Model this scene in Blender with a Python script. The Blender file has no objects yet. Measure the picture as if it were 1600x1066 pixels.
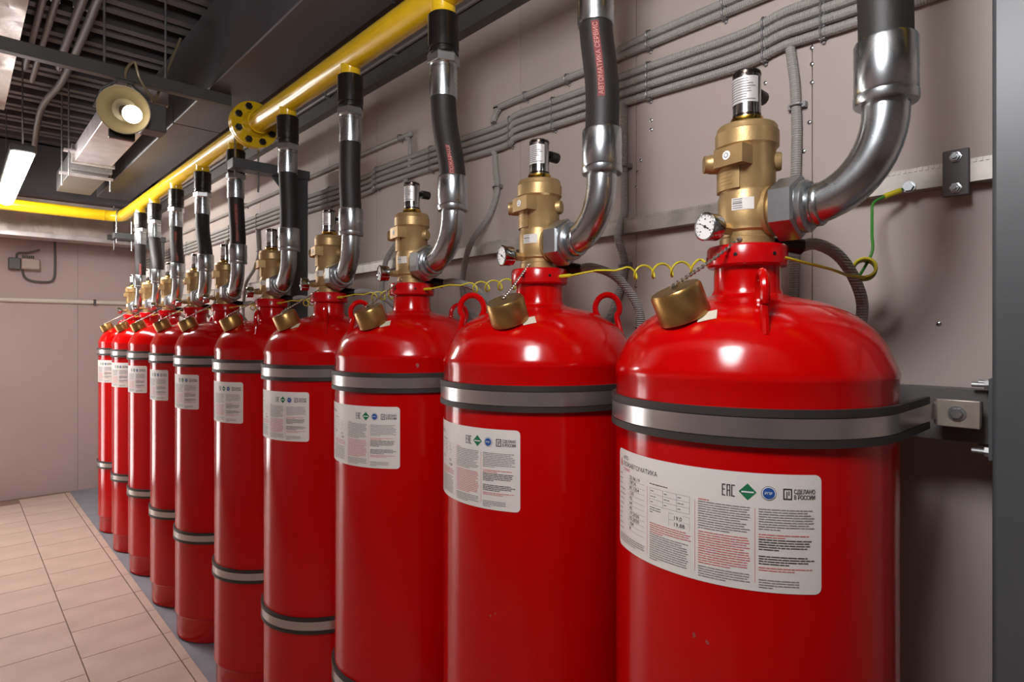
import bpy, math, random
from mathutils import Vector, Matrix

# ------------------------------------------------------------------ camera, light level
EYE = 1.455                       # eye height over the grey floor strip (m)
scene = bpy.context.scene
scene.view_settings.view_transform = 'Standard'
scene.view_settings.look = 'None'
scene.view_settings.gamma = 1.0
scene.view_settings.use_curve_mapping = False
scene.view_settings.exposure = 0.0
cam_d = bpy.data.cameras.new('camera')
cam = bpy.data.objects.new('camera', cam_d)
scene.collection.objects.link(cam)
cam_d.sensor_width = 36.0
cam_d.lens = 934.0 / 1600.0 * 36.0
cam_d.shift_y = -11.0 / 1600.0
cam_d.clip_start = 0.02
cam.location = (0, 0, EYE)
cam.rotation_euler = (math.radians(90), 0, -math.atan(872.0 / 934.0))
scene.camera = cam
world = bpy.data.worlds.new('world')
scene.world = world
world.use_nodes = True
world.node_tree.nodes['Background'].inputs[0].default_value = (0.05, 0.05, 0.055, 1)
world.node_tree.nodes['Background'].inputs[1].default_value = 0.3
GLOBE_POWER = 44.0                # emission of the opal globe lamp over the aisle
FAR_TUBE_POWER = 98.0
DOOR_GLOW = 9.0                   # daylight behind the frosted double door in the far wall
BULB_POWER = 5.0
random.seed(7)
COL = scene.collection
PI = math.pi

# ------------------------------------------------------------------ materials
def lin(c):
    c = c / 255.0
    return c / 12.92 if c <= 0.04045 else ((c + 0.055) / 1.055) ** 2.4
def rgb(r, g, b):
    return (lin(r), lin(g), lin(b), 1.0)
MATS = {}
def mat(name, color, rough=0.5, metal=0.0, coat=0.0, var=0.0, vscale=8.0, bump=0.0, bscale=60.0,
        emis=None, estr=0.0, rvar=0.0, wave=None, stretch=None, spec=None):
    m = bpy.data.materials.new(name)
    m.use_nodes = True
    nt = m.node_tree
    b = nt.nodes['Principled BSDF']
    b.inputs['Base Color'].default_value = color
    b.inputs['Roughness'].default_value = rough
    b.inputs['Metallic'].default_value = metal
    if spec is not None:
        b.inputs['Specular IOR Level'].default_value = spec
    if coat:
        b.inputs['Coat Weight'].default_value = coat
        b.inputs['Coat Roughness'].default_value = 0.06
    tc = nt.nodes.new('ShaderNodeTexCoord')
    mp = nt.nodes.new('ShaderNodeMapping')
    nt.links.new(tc.outputs['Object'], mp.inputs['Vector'])
    if stretch:
        mp.inputs['Scale'].default_value = stretch
    if var or rvar:
        n = nt.nodes.new('ShaderNodeTexNoise')
        n.inputs['Scale'].default_value = vscale
        n.inputs['Detail'].default_value = 6
        nt.links.new(mp.outputs[0], n.inputs['Vector'])
        if var:
            mr = nt.nodes.new('ShaderNodeMapRange')
            mr.inputs[1].default_value = 0.3; mr.inputs[2].default_value = 0.7
            mr.inputs[3].default_value = 1 - var; mr.inputs[4].default_value = 1 + var
            nt.links.new(n.outputs['Fac'], mr.inputs[0])
            mx = nt.nodes.new('ShaderNodeMix'); mx.data_type = 'RGBA'; mx.blend_type = 'MULTIPLY'
            mx.inputs[0].default_value = 1.0
            mx.inputs[6].default_value = color
            nt.links.new(mr.outputs[0], mx.inputs[7])
            nt.links.new(mx.outputs[2], b.inputs['Base Color'])
        if rvar:
            mr2 = nt.nodes.new('ShaderNodeMapRange')
            mr2.inputs[1].default_value = 0.3; mr2.inputs[2].default_value = 0.7
            mr2.inputs[3].default_value = max(0.02, rough - rvar); mr2.inputs[4].default_value = rough + rvar
            nt.links.new(n.outputs['Fac'], mr2.inputs[0])
            nt.links.new(mr2.outputs[0], b.inputs['Roughness'])
    if bump:
        n2 = nt.nodes.new('ShaderNodeTexNoise')
        n2.inputs['Scale'].default_value = bscale
        n2.inputs['Detail'].default_value = 4
        nt.links.new(mp.outputs[0], n2.inputs['Vector'])
        bp = nt.nodes.new('ShaderNodeBump')
        bp.inputs['Strength'].default_value = bump
        bp.inputs['Distance'].default_value = 0.002
        nt.links.new(n2.outputs['Fac'], bp.inputs['Height'])
        nt.links.new(bp.outputs[0], b.inputs['Normal'])
    if wave:
        w = nt.nodes.new('ShaderNodeTexWave')
        w.bands_direction = wave
        w.inputs['Scale'].default_value = 62.0
        nt.links.new(tc.outputs['Object'], w.inputs['Vector'])
        bp = nt.nodes.new('ShaderNodeBump')
        bp.inputs['Strength'].default_value = 0.8
        bp.inputs['Distance'].default_value = 0.0015
        nt.links.new(w.outputs['Fac'], bp.inputs['Height'])
        nt.links.new(bp.outputs[0], b.inputs['Normal'])
    if emis:
        b.inputs['Emission Color'].default_value = emis
        b.inputs['Emission Strength'].default_value = estr
    MATS[name] = m
    return m

mat('red_paint', (0.49, 0.0006, 0.0010, 1), 0.15, var=0.04, vscale=3, bump=0.02, bscale=9, spec=0.36)
mat('red_collar', (0.50, 0.002, 0.004, 1), 0.2, spec=0.4)
mat('brass', rgb(178, 147, 100), 0.42, metal=0.6, var=0.12, vscale=25, bump=0.12, bscale=240, rvar=0.06)
mat('brass_bright', rgb(214, 170, 72), 0.2, metal=1.0)
mat('brass_cap', rgb(168, 132, 78), 0.36, metal=0.9, var=0.15, vscale=30, rvar=0.08)
mat('chrome', rgb(178, 180, 178), 0.16, metal=1.0, rvar=0.05, vscale=20)
mat('zinc', rgb(186, 192, 194), 0.27, metal=1.0, rvar=0.06, vscale=12)
mat('zinc_nut', rgb(176, 180, 182), 0.3, metal=0.9, var=0.06, vscale=40)
mat('zinc_matte', rgb(150, 150, 150), 0.48, metal=0.75, var=0.2, vscale=60)
mat('galvanised', rgb(190, 184, 184), 0.42, metal=0.6, var=0.2, vscale=14, rvar=0.1)
mat('strut_metal', rgb(178, 172, 164), 0.42, metal=0.45, var=0.22, vscale=24)
mat('band_steel', rgb(182, 178, 176), 0.25, metal=0.85, var=0.08, vscale=6)
mat('rubber', rgb(44, 40, 38), 0.6, bump=0.1, bscale=200)
mat('hose_rubber', rgb(33, 29, 27), 0.55, var=0.2, vscale=18, bump=0.25, bscale=120)
mat('black_coupling', rgb(24, 21, 20), 0.28, rvar=0.08, vscale=9)
mat('black_plastic', rgb(20, 19, 19), 0.4)
mat('dark_ring', rgb(60, 52, 46), 0.25, metal=0.8)
mat('yellow_paint', rgb(232, 190, 26), 0.2, coat=0.5, var=0.06, vscale=10, bump=0.15, bscale=40)
mat('black_bolt', rgb(40, 40, 40), 0.35, metal=0.5)
mat('post_paint', rgb(80, 83, 85), 0.4, var=0.05, vscale=7)
mat('rail_paint', rgb(88, 86, 84), 0.45, var=0.08, vscale=9)
mat('plate_metal', rgb(170, 160, 150), 0.4, metal=0.6, var=0.12, vscale=30)
mat('wall_paint', rgb(176, 163, 156), 0.62, var=0.05, vscale=2.2, bump=0.06, bscale=26)
mat('wall_seam', rgb(138, 126, 120), 0.7)
mat('far_wall_paint', rgb(186, 165, 163), 0.6, var=0.05, vscale=1.5, bump=0.06, bscale=20)
mat('tile', rgb(200, 176, 162), 0.42, var=0.1, vscale=5, bump=0.08, bscale=50, rvar=0.08)
mat('grout', rgb(146, 122, 108), 0.8)
mat('grey_floor', rgb(136, 138, 146), 0.6, var=0.12, vscale=6, bump=0.15, bscale=60)
mat('duct_paint', rgb(84, 82, 86), 0.5, var=0.16, vscale=2.5, bump=0.06, bscale=8, rvar=0.08)
mat('ceiling_dark', rgb(26, 24, 24), 0.8)
mat('rib_paint', rgb(96, 90, 90), 0.6, var=0.15, vscale=5)
mat('conduit', rgb(158, 156, 150), 0.5, wave='Y')
mat('conduit_flex', rgb(158, 156, 150), 0.5, wave='Z')
mat('conduit_ceiling', rgb(112, 106, 106), 0.5)
mat('foil', rgb(206, 194, 188), 0.36, metal=0.4, var=0.15, vscale=9, bump=1.0, bscale=22)
mat('strut_paint', rgb(78, 77, 74), 0.5, var=0.08, vscale=9)
mat('paper', rgb(222, 218, 212), 0.5)
mat('foil_label', rgb(214, 210, 206), 0.35, metal=0.35)
mat('print_black', rgb(44, 42, 44), 0.7)
mat('print_grey', rgb(128, 126, 126), 0.7)
mat('print_red', rgb(206, 104, 104), 0.7)
mat('print_blue', rgb(30, 78, 150), 0.6)
mat('print_green', rgb(20, 112, 72), 0.6)
mat('print_white', rgb(236, 236, 236), 0.6)
mat('hose_print', rgb(204, 136, 126), 0.6)
mat('hose_stripe', rgb(112, 28, 28), 0.6)
mat('cream_paper', rgb(206, 196, 176), 0.55)
mat('chip', rgb(150, 70, 64), 0.6)
mat('dial', rgb(232, 232, 228), 0.35)
mat('steel_chain', rgb(176, 170, 160), 0.3, metal=0.9)
mat('wire_yellow', rgb(206, 192, 44), 0.4)
mat('wire_green', rgb(58, 128, 44), 0.4)
mat('white_plastic', rgb(214, 206, 196), 0.5)
mat('box_plastic', rgb(176, 160, 152), 0.5)
mat('reflector', rgb(150, 138, 108), 0.35, metal=0.25)
mat('lamp_housing', rgb(84, 86, 84), 0.5)
mat('diffuser', (0.9, 0.9, 0.88, 1), 0.4, emis=(1.0, 0.995, 1.02, 1), estr=GLOBE_POWER)
mat('diffuser_far', (0.9, 0.9, 0.88, 1), 0.4, emis=(1.0, 0.965, 0.94, 1), estr=FAR_TUBE_POWER)
mat('door_glass', (.85, .88, .9, 1), 0.3, emis=(1.0, 0.97, 0.95, 1), estr=DOOR_GLOW)
mat('bulb', (1, 0.95, 0.85, 1), 0.4, emis=(1.0, 0.88, 0.7, 1), estr=BULB_POWER)

# ------------------------------------------------------------------ mesh builder
class MB:
    def __init__(self):
        self.v = []; self.f = []; self.m = []
    def add(self, verts, faces, mi=0, mtx=None):
        o = len(self.v)
        for p in verts:
            p = Vector(p)
            self.v.append(mtx @ p if mtx else p)
        for f in faces:
            self.f.append(tuple(i + o for i in f)); self.m.append(mi)
        return self
    def box(self, x0, x1, y0, y1, z0, z1, mi=0, mtx=None):
        vs = [(x0,y0,z0),(x1,y0,z0),(x1,y1,z0),(x0,y1,z0),(x0,y0,z1),(x1,y0,z1),(x1,y1,z1),(x0,y1,z1)]
        fs = [(3,2,1,0),(4,5,6,7),(0,1,5,4),(1,2,6,5),(2,3,7,6),(3,0,4,7)]
        return self.add(vs, fs, mi, mtx)
    def lathe(self, prof, n=32, mi=0, mtx=None, cap=True, phase=0.0):
        vs = []; fs = []
        for (r, z) in prof:
            for i in range(n):
                a = 2 * PI * i / n + phase
                vs.append((r * math.cos(a), r * math.sin(a), z))
        for j in range(len(prof) - 1):
            for i in range(n):
                k = (i + 1) % n
                fs.append((j*n+i, j*n+k, (j+1)*n+k, (j+1)*n+i))
        if cap:
            fs.append(tuple(range(n - 1, -1, -1)))
            fs.append(tuple((len(prof)-1)*n + i for i in range(n)))
        return self.add(vs, fs, mi, mtx)
    def cyl(self, p0, p1, r, n=16, mi=0, r1=None):
        p0 = Vector(p0); p1 = Vector(p1)
        d = p1 - p0
        q = d.to_track_quat('Z', 'Y').to_matrix().to_4x4()
        return self.lathe([(r, 0), (r if r1 is None else r1, d.length)], n, mi, Matrix.Translation(p0) @ q)
    def tube(self, pts, r, n=10, mi=0, cap=True):
        pts = [Vector(p) for p in pts]
        rr = r if isinstance(r, (list, tuple)) else [r] * len(pts)
        tang = []
        for i in range(len(pts)):
            a = pts[max(0, i-1)]; b = pts[min(len(pts)-1, i+1)]
            tang.append((b - a).normalized())
        up = Vector((0, 0, 1)) if abs(tang[0].z) < 0.9 else Vector((1, 0, 0))
        nrm = (up - tang[0] * up.dot(tang[0])).normalized()
        vs = []; fs = []
        for i, p in enumerate(pts):
            nrm = (nrm - tang[i] * nrm.dot(tang[i])).normalized()
            bi = tang[i].cross(nrm)
            for k in range(n):
                a = 2 * PI * k / n
                vs.append(p + (nrm * math.cos(a) + bi * math.sin(a)) * rr[i])
        for i in range(len(pts) - 1):
            for k in range(n):
                l = (k + 1) % n
                fs.append((i*n+k, i*n+l, (i+1)*n+l, (i+1)*n+k))
        if cap:
            fs.append(tuple(range(n-1, -1, -1)))
            fs.append(tuple((len(pts)-1)*n + k for k in range(n)))
        return self.add(vs, fs, mi)
    def mesh(self, name, mats, smooth=True, angle=35):
        me = bpy.data.meshes.new(name)
        me.from_pydata([tuple(p) for p in self.v], [], self.f)
        if isinstance(mats, str): mats = [mats]
        for q in mats: me.materials.append(MATS[q])
        me.polygons.foreach_set('material_index', self.m)
        me.polygons.foreach_set('use_smooth', [smooth] * len(self.f))
        me.update()
        if smooth: me.set_sharp_from_angle(angle=math.radians(angle))
        return me
    def build(self, name, mats, parent=None, smooth=True, bevel=0.0, loc=None, angle=35):
        o = bpy.data.objects.new(name, self.mesh(name, mats, smooth, angle))
        COL.objects.link(o)
        if parent is not None: o.parent = parent
        if loc: o.location = loc
        if bevel:
            b = o.modifiers.new('bevel', 'BEVEL'); b.width = bevel; b.segments = 2; b.limit_method = 'ANGLE'
        return o

def inst(me, name, parent=None, loc=None, rz=0.0):
    o = bpy.data.objects.new(name, me)
    COL.objects.link(o)
    if parent is not None: o.parent = parent
    if loc: o.location = loc
    if rz: o.rotation_euler = (0, 0, rz)
    return o
def tag(o, label=None, cat=None, group=None, kind=None):
    if label: o['label'] = label
    if cat: o['category'] = cat
    if group: o['group'] = group
    if kind: o['kind'] = kind
    return o
def thing(name, label, cat, loc=(0, 0, 0), group=None):
    o = bpy.data.objects.new(name, None)
    o.empty_display_size = 0.1
    COL.objects.link(o); o.location = loc
    return tag(o, label, cat, group)
def spline(pts, n=8):
    P = [Vector(p) for p in pts]
    out = []
    for i in range(len(P) - 1):
        p0 = P[max(0, i-1)]; p1 = P[i]; p2 = P[i+1]; p3 = P[min(len(P)-1, i+2)]
        for k in range(n):
            t = k / n
            out.append(0.5 * ((2*p1) + (p2-p0)*t + (2*p0-5*p1+4*p2-p3)*t*t + (3*p1-p0-3*p2+p3)*t*t*t))
    out.append(P[-1])
    return out
def axis_m(p, d):
    return Matrix.Translation(Vector(p)) @ Vector(d).to_track_quat('Z', 'Y').to_matrix().to_4x4()
_tc = {}
def text2d(s, size):
    """flat lettering as (verts, faces) in its own plane, left aligned on the base line"""
    key = (s, size)
    if key in _tc: return _tc[key]
    cu = bpy.data.curves.new('lettering', 'FONT'); cu.body = s; cu.size = size; cu.resolution_u = 2
    ob = bpy.data.objects.new('lettering', cu); COL.objects.link(ob)
    dg = bpy.context.evaluated_depsgraph_get(); dg.update()
    ev = ob.evaluated_get(dg); me = ev.to_mesh()
    vs = [(p.co.x, p.co.y) for p in me.vertices]; fs = [tuple(p.vertices) for p in me.polygons]
    ev.to_mesh_clear()
    bpy.data.objects.remove(ob); bpy.data.curves.remove(cu)
    _tc[key] = (vs, fs)
    return vs, fs

# ------------------------------------------------------------------ the room
WALL_X = 1.36; FAR_Y = 6.83; LEFT_X = -3.8; BACK_Y = -4.0
CEIL_Z = EYE + 1.75
def struct(name, mb, mats, **k):
    return tag(mb.build(name, mats, **k), kind='structure')
floor = struct('floor', MB().box(LEFT_X, WALL_X + .1, BACK_Y, FAR_Y + .1, -0.1, -0.003), 'grout', smooth=False)
MB().box(0.776, WALL_X + .01, BACK_Y, FAR_Y, -0.02, 0.0).build('screed_strip', 'grey_floor', floor, smooth=False)
PU = 0.318; PV = 0.324; J = 0.0025; EDGE_V = 0.413
tile_me = MB().box(-PV/2+J, PV/2-J, -PU/2+J, PU/2-J, -0.02, 0.006).mesh('tile', 'tile', smooth=False)
strip_me = MB().box(0.737+J, 0.775, -PU/2+J, PU/2-J, -0.02, 0.006).mesh('tile', 'tile', smooth=False)
for c in range(0, 9):
    v = EDGE_V + PV * (0.5 - c)
    off = 0.0 if c % 2 == 0 else PU / 2
    for r in range(-6, 25):
        y = 2.941 + PU * (r - 10.5) + off
        if y - PU/2 < -0.5 or y + PU/2 > FAR_Y: continue
        inst(tile_me, 'tile', floor, (v, y, 0))
for r in range(-6, 25):
    y = 2.941 + PU * (r - 10.5)
    if y - PU/2 < -0.5 or y + PU/2 > FAR_Y: continue
    inst(strip_me, 'tile', floor, (0, y, 0))

wr = struct('wall_right', MB().box(WALL_X + .006, WALL_X + .12, BACK_Y, FAR_Y + .1, 0, CEIL_Z), 'wall_seam', smooth=False)
pan_me = MB().box(0, .012, -0.2285+.0009, 0.2285-.0009, 0.001, CEIL_Z-.001).mesh('wall_panel', 'wall_paint', smooth=False)
y = 0.503 - 0.2285 - 0.457 * 9
while y + .2285 < FAR_Y + .2:
    inst(pan_me, 'wall_panel', wr, (WALL_X, y, 0))
    y += 0.457
scr_me = MB().lathe([(.0045, 0), (.0045, .0015), (.002, .003)], 10, 0, axis_m((0,0,0), (-1,0,0))).mesh('screw', 'zinc')
for (yy, zz) in [(.503,.545),(.503,.62),(.503,.585),(.508,.46),(.52,.40),(.96,.40),(.955,.44),(.945,.47),(.96,.13),(.275,.72),(.275,.75),(.275,.69),
                 (.275,.66),(.505,.73),(.505,.70),(1.417,.30),(1.42,.45),(.275,.02),(.96,.02),(1.88,.36),(.605,.575),(.605,.545),(.912,.57),(.912,.545)]:
    inst(scr_me, 'screw', wr, (WALL_X - .0005, yy, EYE + zz))

wf = struct('wall_far', MB().box(LEFT_X, WALL_X + .1, FAR_Y + .008, FAR_Y + .12, 0, CEIL_Z), 'wall_seam', smooth=False)
x1 = WALL_X
for w in (.517, .9, .9, .9, .9, 1.043):
    MB().box(x1 - w + .001, x1 - .001, FAR_Y, FAR_Y + .012, 0, CEIL_Z).build('wall_panel', 'far_wall_paint', wf, smooth=False)
    x1 -= w
# frosted double door in the far wall, left of the picture, lit by daylight from outside
dr = tag(bpy.data.objects.new('door_1', None), kind='structure'); COL.objects.link(dr); dr.location = (-1.3, FAR_Y, 0)
for x0, x1, z0, z1 in ((-.80, -.74, 0, 2.16), (.74, .80, 0, 2.16), (-.74, .74, 2.10, 2.16)):
    MB().box(x0, x1, -.05, 0, z0, z1).build('door_frame', 'post_paint', dr, bevel=.004)
for sg in (-1, 1):
    lf = MB()
    a, b = (.012, .735) if sg > 0 else (-.735, -.012)
    lf.box(a, a + .07, -.04, -.005, .01, 2.09); lf.box(b - .07, b, -.04, -.005, .01, 2.09)
    lf.box(a + .07, b - .07, -.04, -.005, .01, .10); lf.box(a + .07, b - .07, -.04, -.005, 2.01, 2.09)
    leaf = lf.build('door_leaf', 'post_paint', dr, smooth=False)
    MB().box(a + .07, b - .07, -.028, -.018, .10, 2.01).build('frosted_pane', 'door_glass', leaf, smooth=False)
    MB().cyl((sg * .05, -.075, .95), (sg * .05, -.075, 1.25), .012, 12).build('handle', 'zinc', leaf)
struct('wall_left', MB().box(LEFT_X - .1, LEFT_X, BACK_Y, FAR_Y + .1, -.1, CEIL_Z), 'far_wall_paint', smooth=False)
struct('wall_back', MB().box(LEFT_X, WALL_X + .1, BACK_Y - .1, BACK_Y, -.1, CEIL_Z), 'far_wall_paint', smooth=False)
ceil = struct('ceiling', MB().box(LEFT_X - .1, WALL_X + .12, BACK_Y - .1, FAR_Y + .12, CEIL_Z, CEIL_Z + .1), 'ceiling_dark', smooth=False)
rib = MB()
prof = [(-.06, .18), (-.075, .0), (-.022, .0), (-.016, .03), (.016, .03), (.022, .0), (.075, .0), (.06, .18)]
vs = [(LEFT_X, a, b) for a, b in prof] + [(WALL_X, a, b) for a, b in prof]
n = len(prof)
rib.add(vs, [(i, (i+1) % n, n + (i+1) % n, n + i) for i in range(n)] + [tuple(range(n-1,-1,-1)), tuple(range(n, 2*n))])
rib_me = rib.mesh('ceiling_rib', 'rib_paint', smooth=False)
y = BACK_Y + .1
while y < FAR_Y:
    inst(rib_me, 'ceiling_rib', ceil, (0, y, EYE + 1.56)); y += .28

# ------------------------------------------------------------------ gas cylinders
R = 0.222
CY = [.4774, .9774, 1.509, 2.047, 2.587, 3.185, 3.686, 4.25, 4.77, 5.30]
LABEL_B = [-50.5, -34.6, -48.5, -47.5, -40.9, -42.3, -39.1, -44.8, -47.2, -46.8]   # bearing of each label's right edge
CAP_B = [10, -21, -15, -7, -2, 6, 2, 10, -4, 5]
LUG_B = [-33, 46, 10, -60, -50, -95, 60, -70, 20, -80]
ORD = ['nearest', 'second', 'third', 'fourth', 'fifth', 'sixth', 'seventh', 'eighth', 'ninth', 'farthest']
def bdir(b):
    b = math.radians(b); return Vector((-math.cos(b), math.sin(b), 0))

S = R / 0.2177
dome = [(.222, -.074), (.2236, -.067), (.2236, -.061), (.2205, -.052), (.2135, -.034), (.203, -.012), (.182, .014), (.152, .036), (.12, .050), (.09, .058), (.07, .062), (.0585, .067), (.0545, .076)]
prof = [(.19, 0), (.207, .002), (.215, .010), (.216, .112), (.2185, .119), (.2235, .122), (.2235, .126), (.222, .132), (.222, EYE - .105), (.222, EYE - .074)]
prof += [(r, EYE + h) for r, h in dome[1:]] + [(.0535, EYE + .114), (.05, EYE + .116)]
# refine the dome with a smooth curve
fine = []
for i in range(len(prof) - 1):
    fine.append(prof[i])
    if prof[i][1] > EYE - .053 and prof[i][1] < EYE + .06:
        p0 = prof[i-1]; p1 = prof[i]; p2 = prof[i+1]; p3 = prof[min(i+2, len(prof)-1)]
        for t in (.33, .66):
            fine.append(tuple(.5*((2*p1[a])+(p2[a]-p0[a])*t+(2*p0[a]-5*p1[a]+4*p2[a]-p3[a])*t*t+(3*p1[a]-p0[a]-3*p2[a]+p3[a])*t**3) for a in (0, 1)))
fine.append(prof[-1])
body_me = MB().lathe(fine, 96).mesh('body', 'red_paint', angle=40)
collar = MB().lathe([(.054, EYE+.112), (.063, EYE+.114), (.0655, EYE+.117), (.0655, EYE+.145), (.063, EYE+.149), (.048, EYE+.149)], 48)
collar_me = collar.mesh('collar', 'red_collar')
hole = MB()
for b in (-65, -10, 60, 150, -120, -175):
    d = bdir(b)
    hole.lathe([(.0032, 0), (.0032, .0012), (.0015, .0014)], 10, 0, axis_m(d * .0652 + Vector((0, 0, EYE + .131)), d))
hole_me = hole.mesh('set_screw', 'black_bolt')
# lifting lug: an upright round-bar loop in the radial plane
def lug_mesh():
    m = MB()
    pts = []
    for i in range(17):
        a = math.radians(-40 + 260 * i / 16)
        pts.append((-.158 - .028 * math.cos(a) , 0, EYE + .060 + .031 * math.sin(a)))
    pts = [(-.190, 0, EYE - .002)] + pts + [(-.136, 0, EYE + .036)]
    m.tube(spline(pts, 2), .0068, 10)
    return m.mesh('lifting_lug', 'red_paint')
lug_me = lug_mesh()

# printed paper label wrapped on the cylinder: s runs left to right, t upward
LW = math.radians(89) * R; LH = 0.162; LZ = EYE - .353
def wrap(s, t, off):
    a = math.radians(89) - s / R          # bearing measured from the label's right edge
    d = bdir(math.degrees(a))
    return (d.x * (R + off), d.y * (R + off), LZ + t)
lab = MB()
cr = .009; N = 48
top = []; bot = []
cs = [cr * (1 - math.cos(PI/2 * i / 6)) for i in range(7)]
ss = cs + [cr + (LW - 2*cr) * i / 36 for i in range(1, 36)] + [LW - q for q in cs[::-1]]
N = len(ss) - 1
for s in ss:
    e = 0.0
    if s < cr: e = cr - math.sqrt(max(0, cr*cr - (cr - s)**2))
    if s > LW - cr: e = cr - math.sqrt(max(0, cr*cr - (s - LW + cr)**2))
    bot.append(wrap(s, e, .0006)); top.append(wrap(s, LH - e, .0006))
lab.add(bot + top, [(i, i+1, N+1+i+1, N+1+i) for i in range(N)])
label_me = lab.mesh('paper_label', 'paper')
pr = MB()   # 0 black 1 grey 2 red 3 blue 4 green 5 white
def pquad(s0, s1, t0, t1, mi, off=.0011):
    k = max(1, int((s1 - s0) / .02))
    for i in range(k):
        a = s0 + (s1-s0)*i/k; b = s0 + (s1-s0)*(i+1)/k
        pr.add([wrap(a, t0, off), wrap(b, t0, off), wrap(b, t1, off), wrap(a, t1, off)], [(0,1,2,3)], mi)
def ptext(s, x, t, size, mi, sx=1.0, off=.0011):
    vs, fs = text2d(s, size)
    pr.add([wrap(x + a * sx, t + b, off) for a, b in vs], fs, mi)
def para(s0, s1, t, lines, mi, seed, pitch=.0034, h=.0012):
    rnd = random.Random(seed)
    for l in range(lines):
        x = s0
        end = s1 if l < lines - 1 else s0 + (s1 - s0) * rnd.uniform(.3, .8)
        if rnd.random() < .4: end -= (s1-s0) * rnd.uniform(0, .15)
        while x < end - .003:
            w = min(rnd.uniform(.003, .013), end - x)
            pquad(x, x + w, t - h, t, mi); x += w + .0009
        t -= pitch
    return t
C1, C2, C3 = .268*LW, .514*LW, .748*LW
# flame logo and maker's name
fl = [(.0, .0), (.004, -.002), (.0055, .004), (.0035, .009), (.0045, .015), (.001, .010), (-.001, .005)]
pr.add([wrap(.010 + a, LH - .027 + b, .0011) for a, b in fl], [tuple(range(len(fl)))], 2)
ptext('НПО', .021, LH - .0155, .0085, 0)
ptext('ПОЖАВТОМАТИКА', .021, LH - .026, .0098, 0)
ptext('СЕРВИС', .021, LH - .0335, .0062, 2)
# first column: form with hand-written entries
t = LH - .040
for i in range(12):
    para(.006, .034, t, 1, 1, 100 + i); 
    if i < 11:
        ptext(['25.06.19', 'МПА', '85.1204', '120', '42', '64', '45', '17.2020', '05.2030', '104', '8'][i], .044, t - .0035, .0078, 0, 1.15)
        pquad(.040, C1 - .006, t - .0052, t - .0049, 1)
    t -= .0082
pquad(.040, .0403, LH - .125, LH - .038, 1)
para(.006, C1 - .006, LH - .140, 4, 1, 140)
pquad(C1, C1 + .0006, .012, LH - .045, 2)
# second column
para(C1 + .006, C2 - .03, LH - .038, 1, 0, 150)
for i in range(4):
    pquad(C1 + .006, C2 - .008, LH - .045 - i*.0085, LH - .0447 - i*.0085, 1)
for x in (C1 + .006, C1 + .032, C1 + .056, C2 - .008):
    pquad(x, x + .0004, LH - .0705, LH - .0447, 1)
for i in range(3):
    for x in (C1 + .008, C1 + .034, C1 + .058): para(x, x + .018, LH - .0485 - i*.0085, 1, 1, 160 + i)
para(C1 + .006, C1 + .030, LH - .074, 3, 1, 170)
for i in range(2):
    pquad(C2 - .042, C2 - .008, LH - .0755 - i*.0095, LH - .0752 - i*.0095, 1)
    ptext(['19,0', '19,88'][i], C2 - .034, LH - .0835 - i*.0095, .0085, 0)
pquad(C2 - .042, C2 - .0417, LH - .0945, LH - .0752, 1); pquad(C2 - .008, C2 - .0077, LH - .0945, LH - .0752, 1)
t = para(C1 + .006, C2 - .006, LH - .098, 5, 2, 180)
t = para(C1 + .006, C2 - .010, t, 12, 1, 181)
pquad(C2, C2 + .0006, .012, LH - .048, 2)
# third and fourth columns
t = para(C2 + .005, C2 + .052, LH - .044, 1, 2, 190)
t = para(C2 + .005, C3 - .006, t, 12, 1, 191)
t = para(C2 + .005, C3 - .006, t - .002, 14, 2, 192)
t = para(C2 + .005, C3 - .006, t - .002, 5, 1, 193)
pquad(C3, C3 + .0006, .012, LH - .048, 2)
t = para(C3 + .005, LW - .010, LH - .048, 9, 1, 200)
t = para(C3 + .005, LW - .014, t - .004, 2, 2, 201)
t = para(C3 + .005, LW - .010, t, 5, 0, 202, h=.0013)
t = para(C3 + .005, LW - .010, t - .006, 4, 0, 203, h=.0013)
t = para(C3 + .005, LW - .010, t - .002, 2, 2, 204)
para(C3 + .005, LW - .030, t - .010, 4, 1, 205)
# marks: EAC, green diamond, blue disc, made-in-Russia
def bar(x, t, w, h): pquad(x, x + w, t, t + h, 0)
ex = .625*LW; et = LH - .035; eh = .0165; bw = .0014
for k in range(3):
    x = ex + k * .0062
    if k < 2 or True: bar(x, et, bw, eh)
    bar(x, et + eh - bw, .0048, bw)
    if k != 1: bar(x, et, .0048, bw)
    if k == 0: bar(x, et + eh*.5, .0042, bw)
    if k == 1: bar(x + .0036, et, bw, eh); bar(x, et + eh*.45, .0048, bw)
dx = .722*LW; dt = LH - .0265
pr.add([wrap(dx - .0115, dt, .0011), wrap(dx, dt - .0115, .0011), wrap(dx + .0115, dt, .0011), wrap(dx, dt + .0115, .0011)], [(0,1,2,3)], 4)
pquad(dx - .008, dx + .008, dt - .0012, dt + .0008, 5, .0016)
cx = .800*LW
for rr, mi, off in ((.0098, 1, .0011), (.0088, 5, .0014), (.0078, 3, .0017)):
    pr.add([wrap(cx + rr*math.cos(2*PI*i/24), dt + rr*math.sin(2*PI*i/24), off) for i in range(24)], [tuple(range(24))], mi)
ptext('РПР', cx - .0055, dt - .0017, .005, 5, 1.0, .0021)
sx = .853*LW
for a in (0, .0098): bar(sx + a, dt - .0075, .0016, .015)
for b in (-.0075, .0059): bar(sx, dt + b, .0114, .0016)
bar(sx + .004, dt - .0055, .0014, .009); bar(sx + .0066, dt - .002, .0014, .006)
for o_ in (0, .0004):
    ptext('СДЕЛАНО', sx + .0135 + o_, dt + .0009, .0082, 0, .68)
    ptext('В РОССИИ', sx + .0135 + o_, dt - .0068, .0082, 0, .655)
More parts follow.
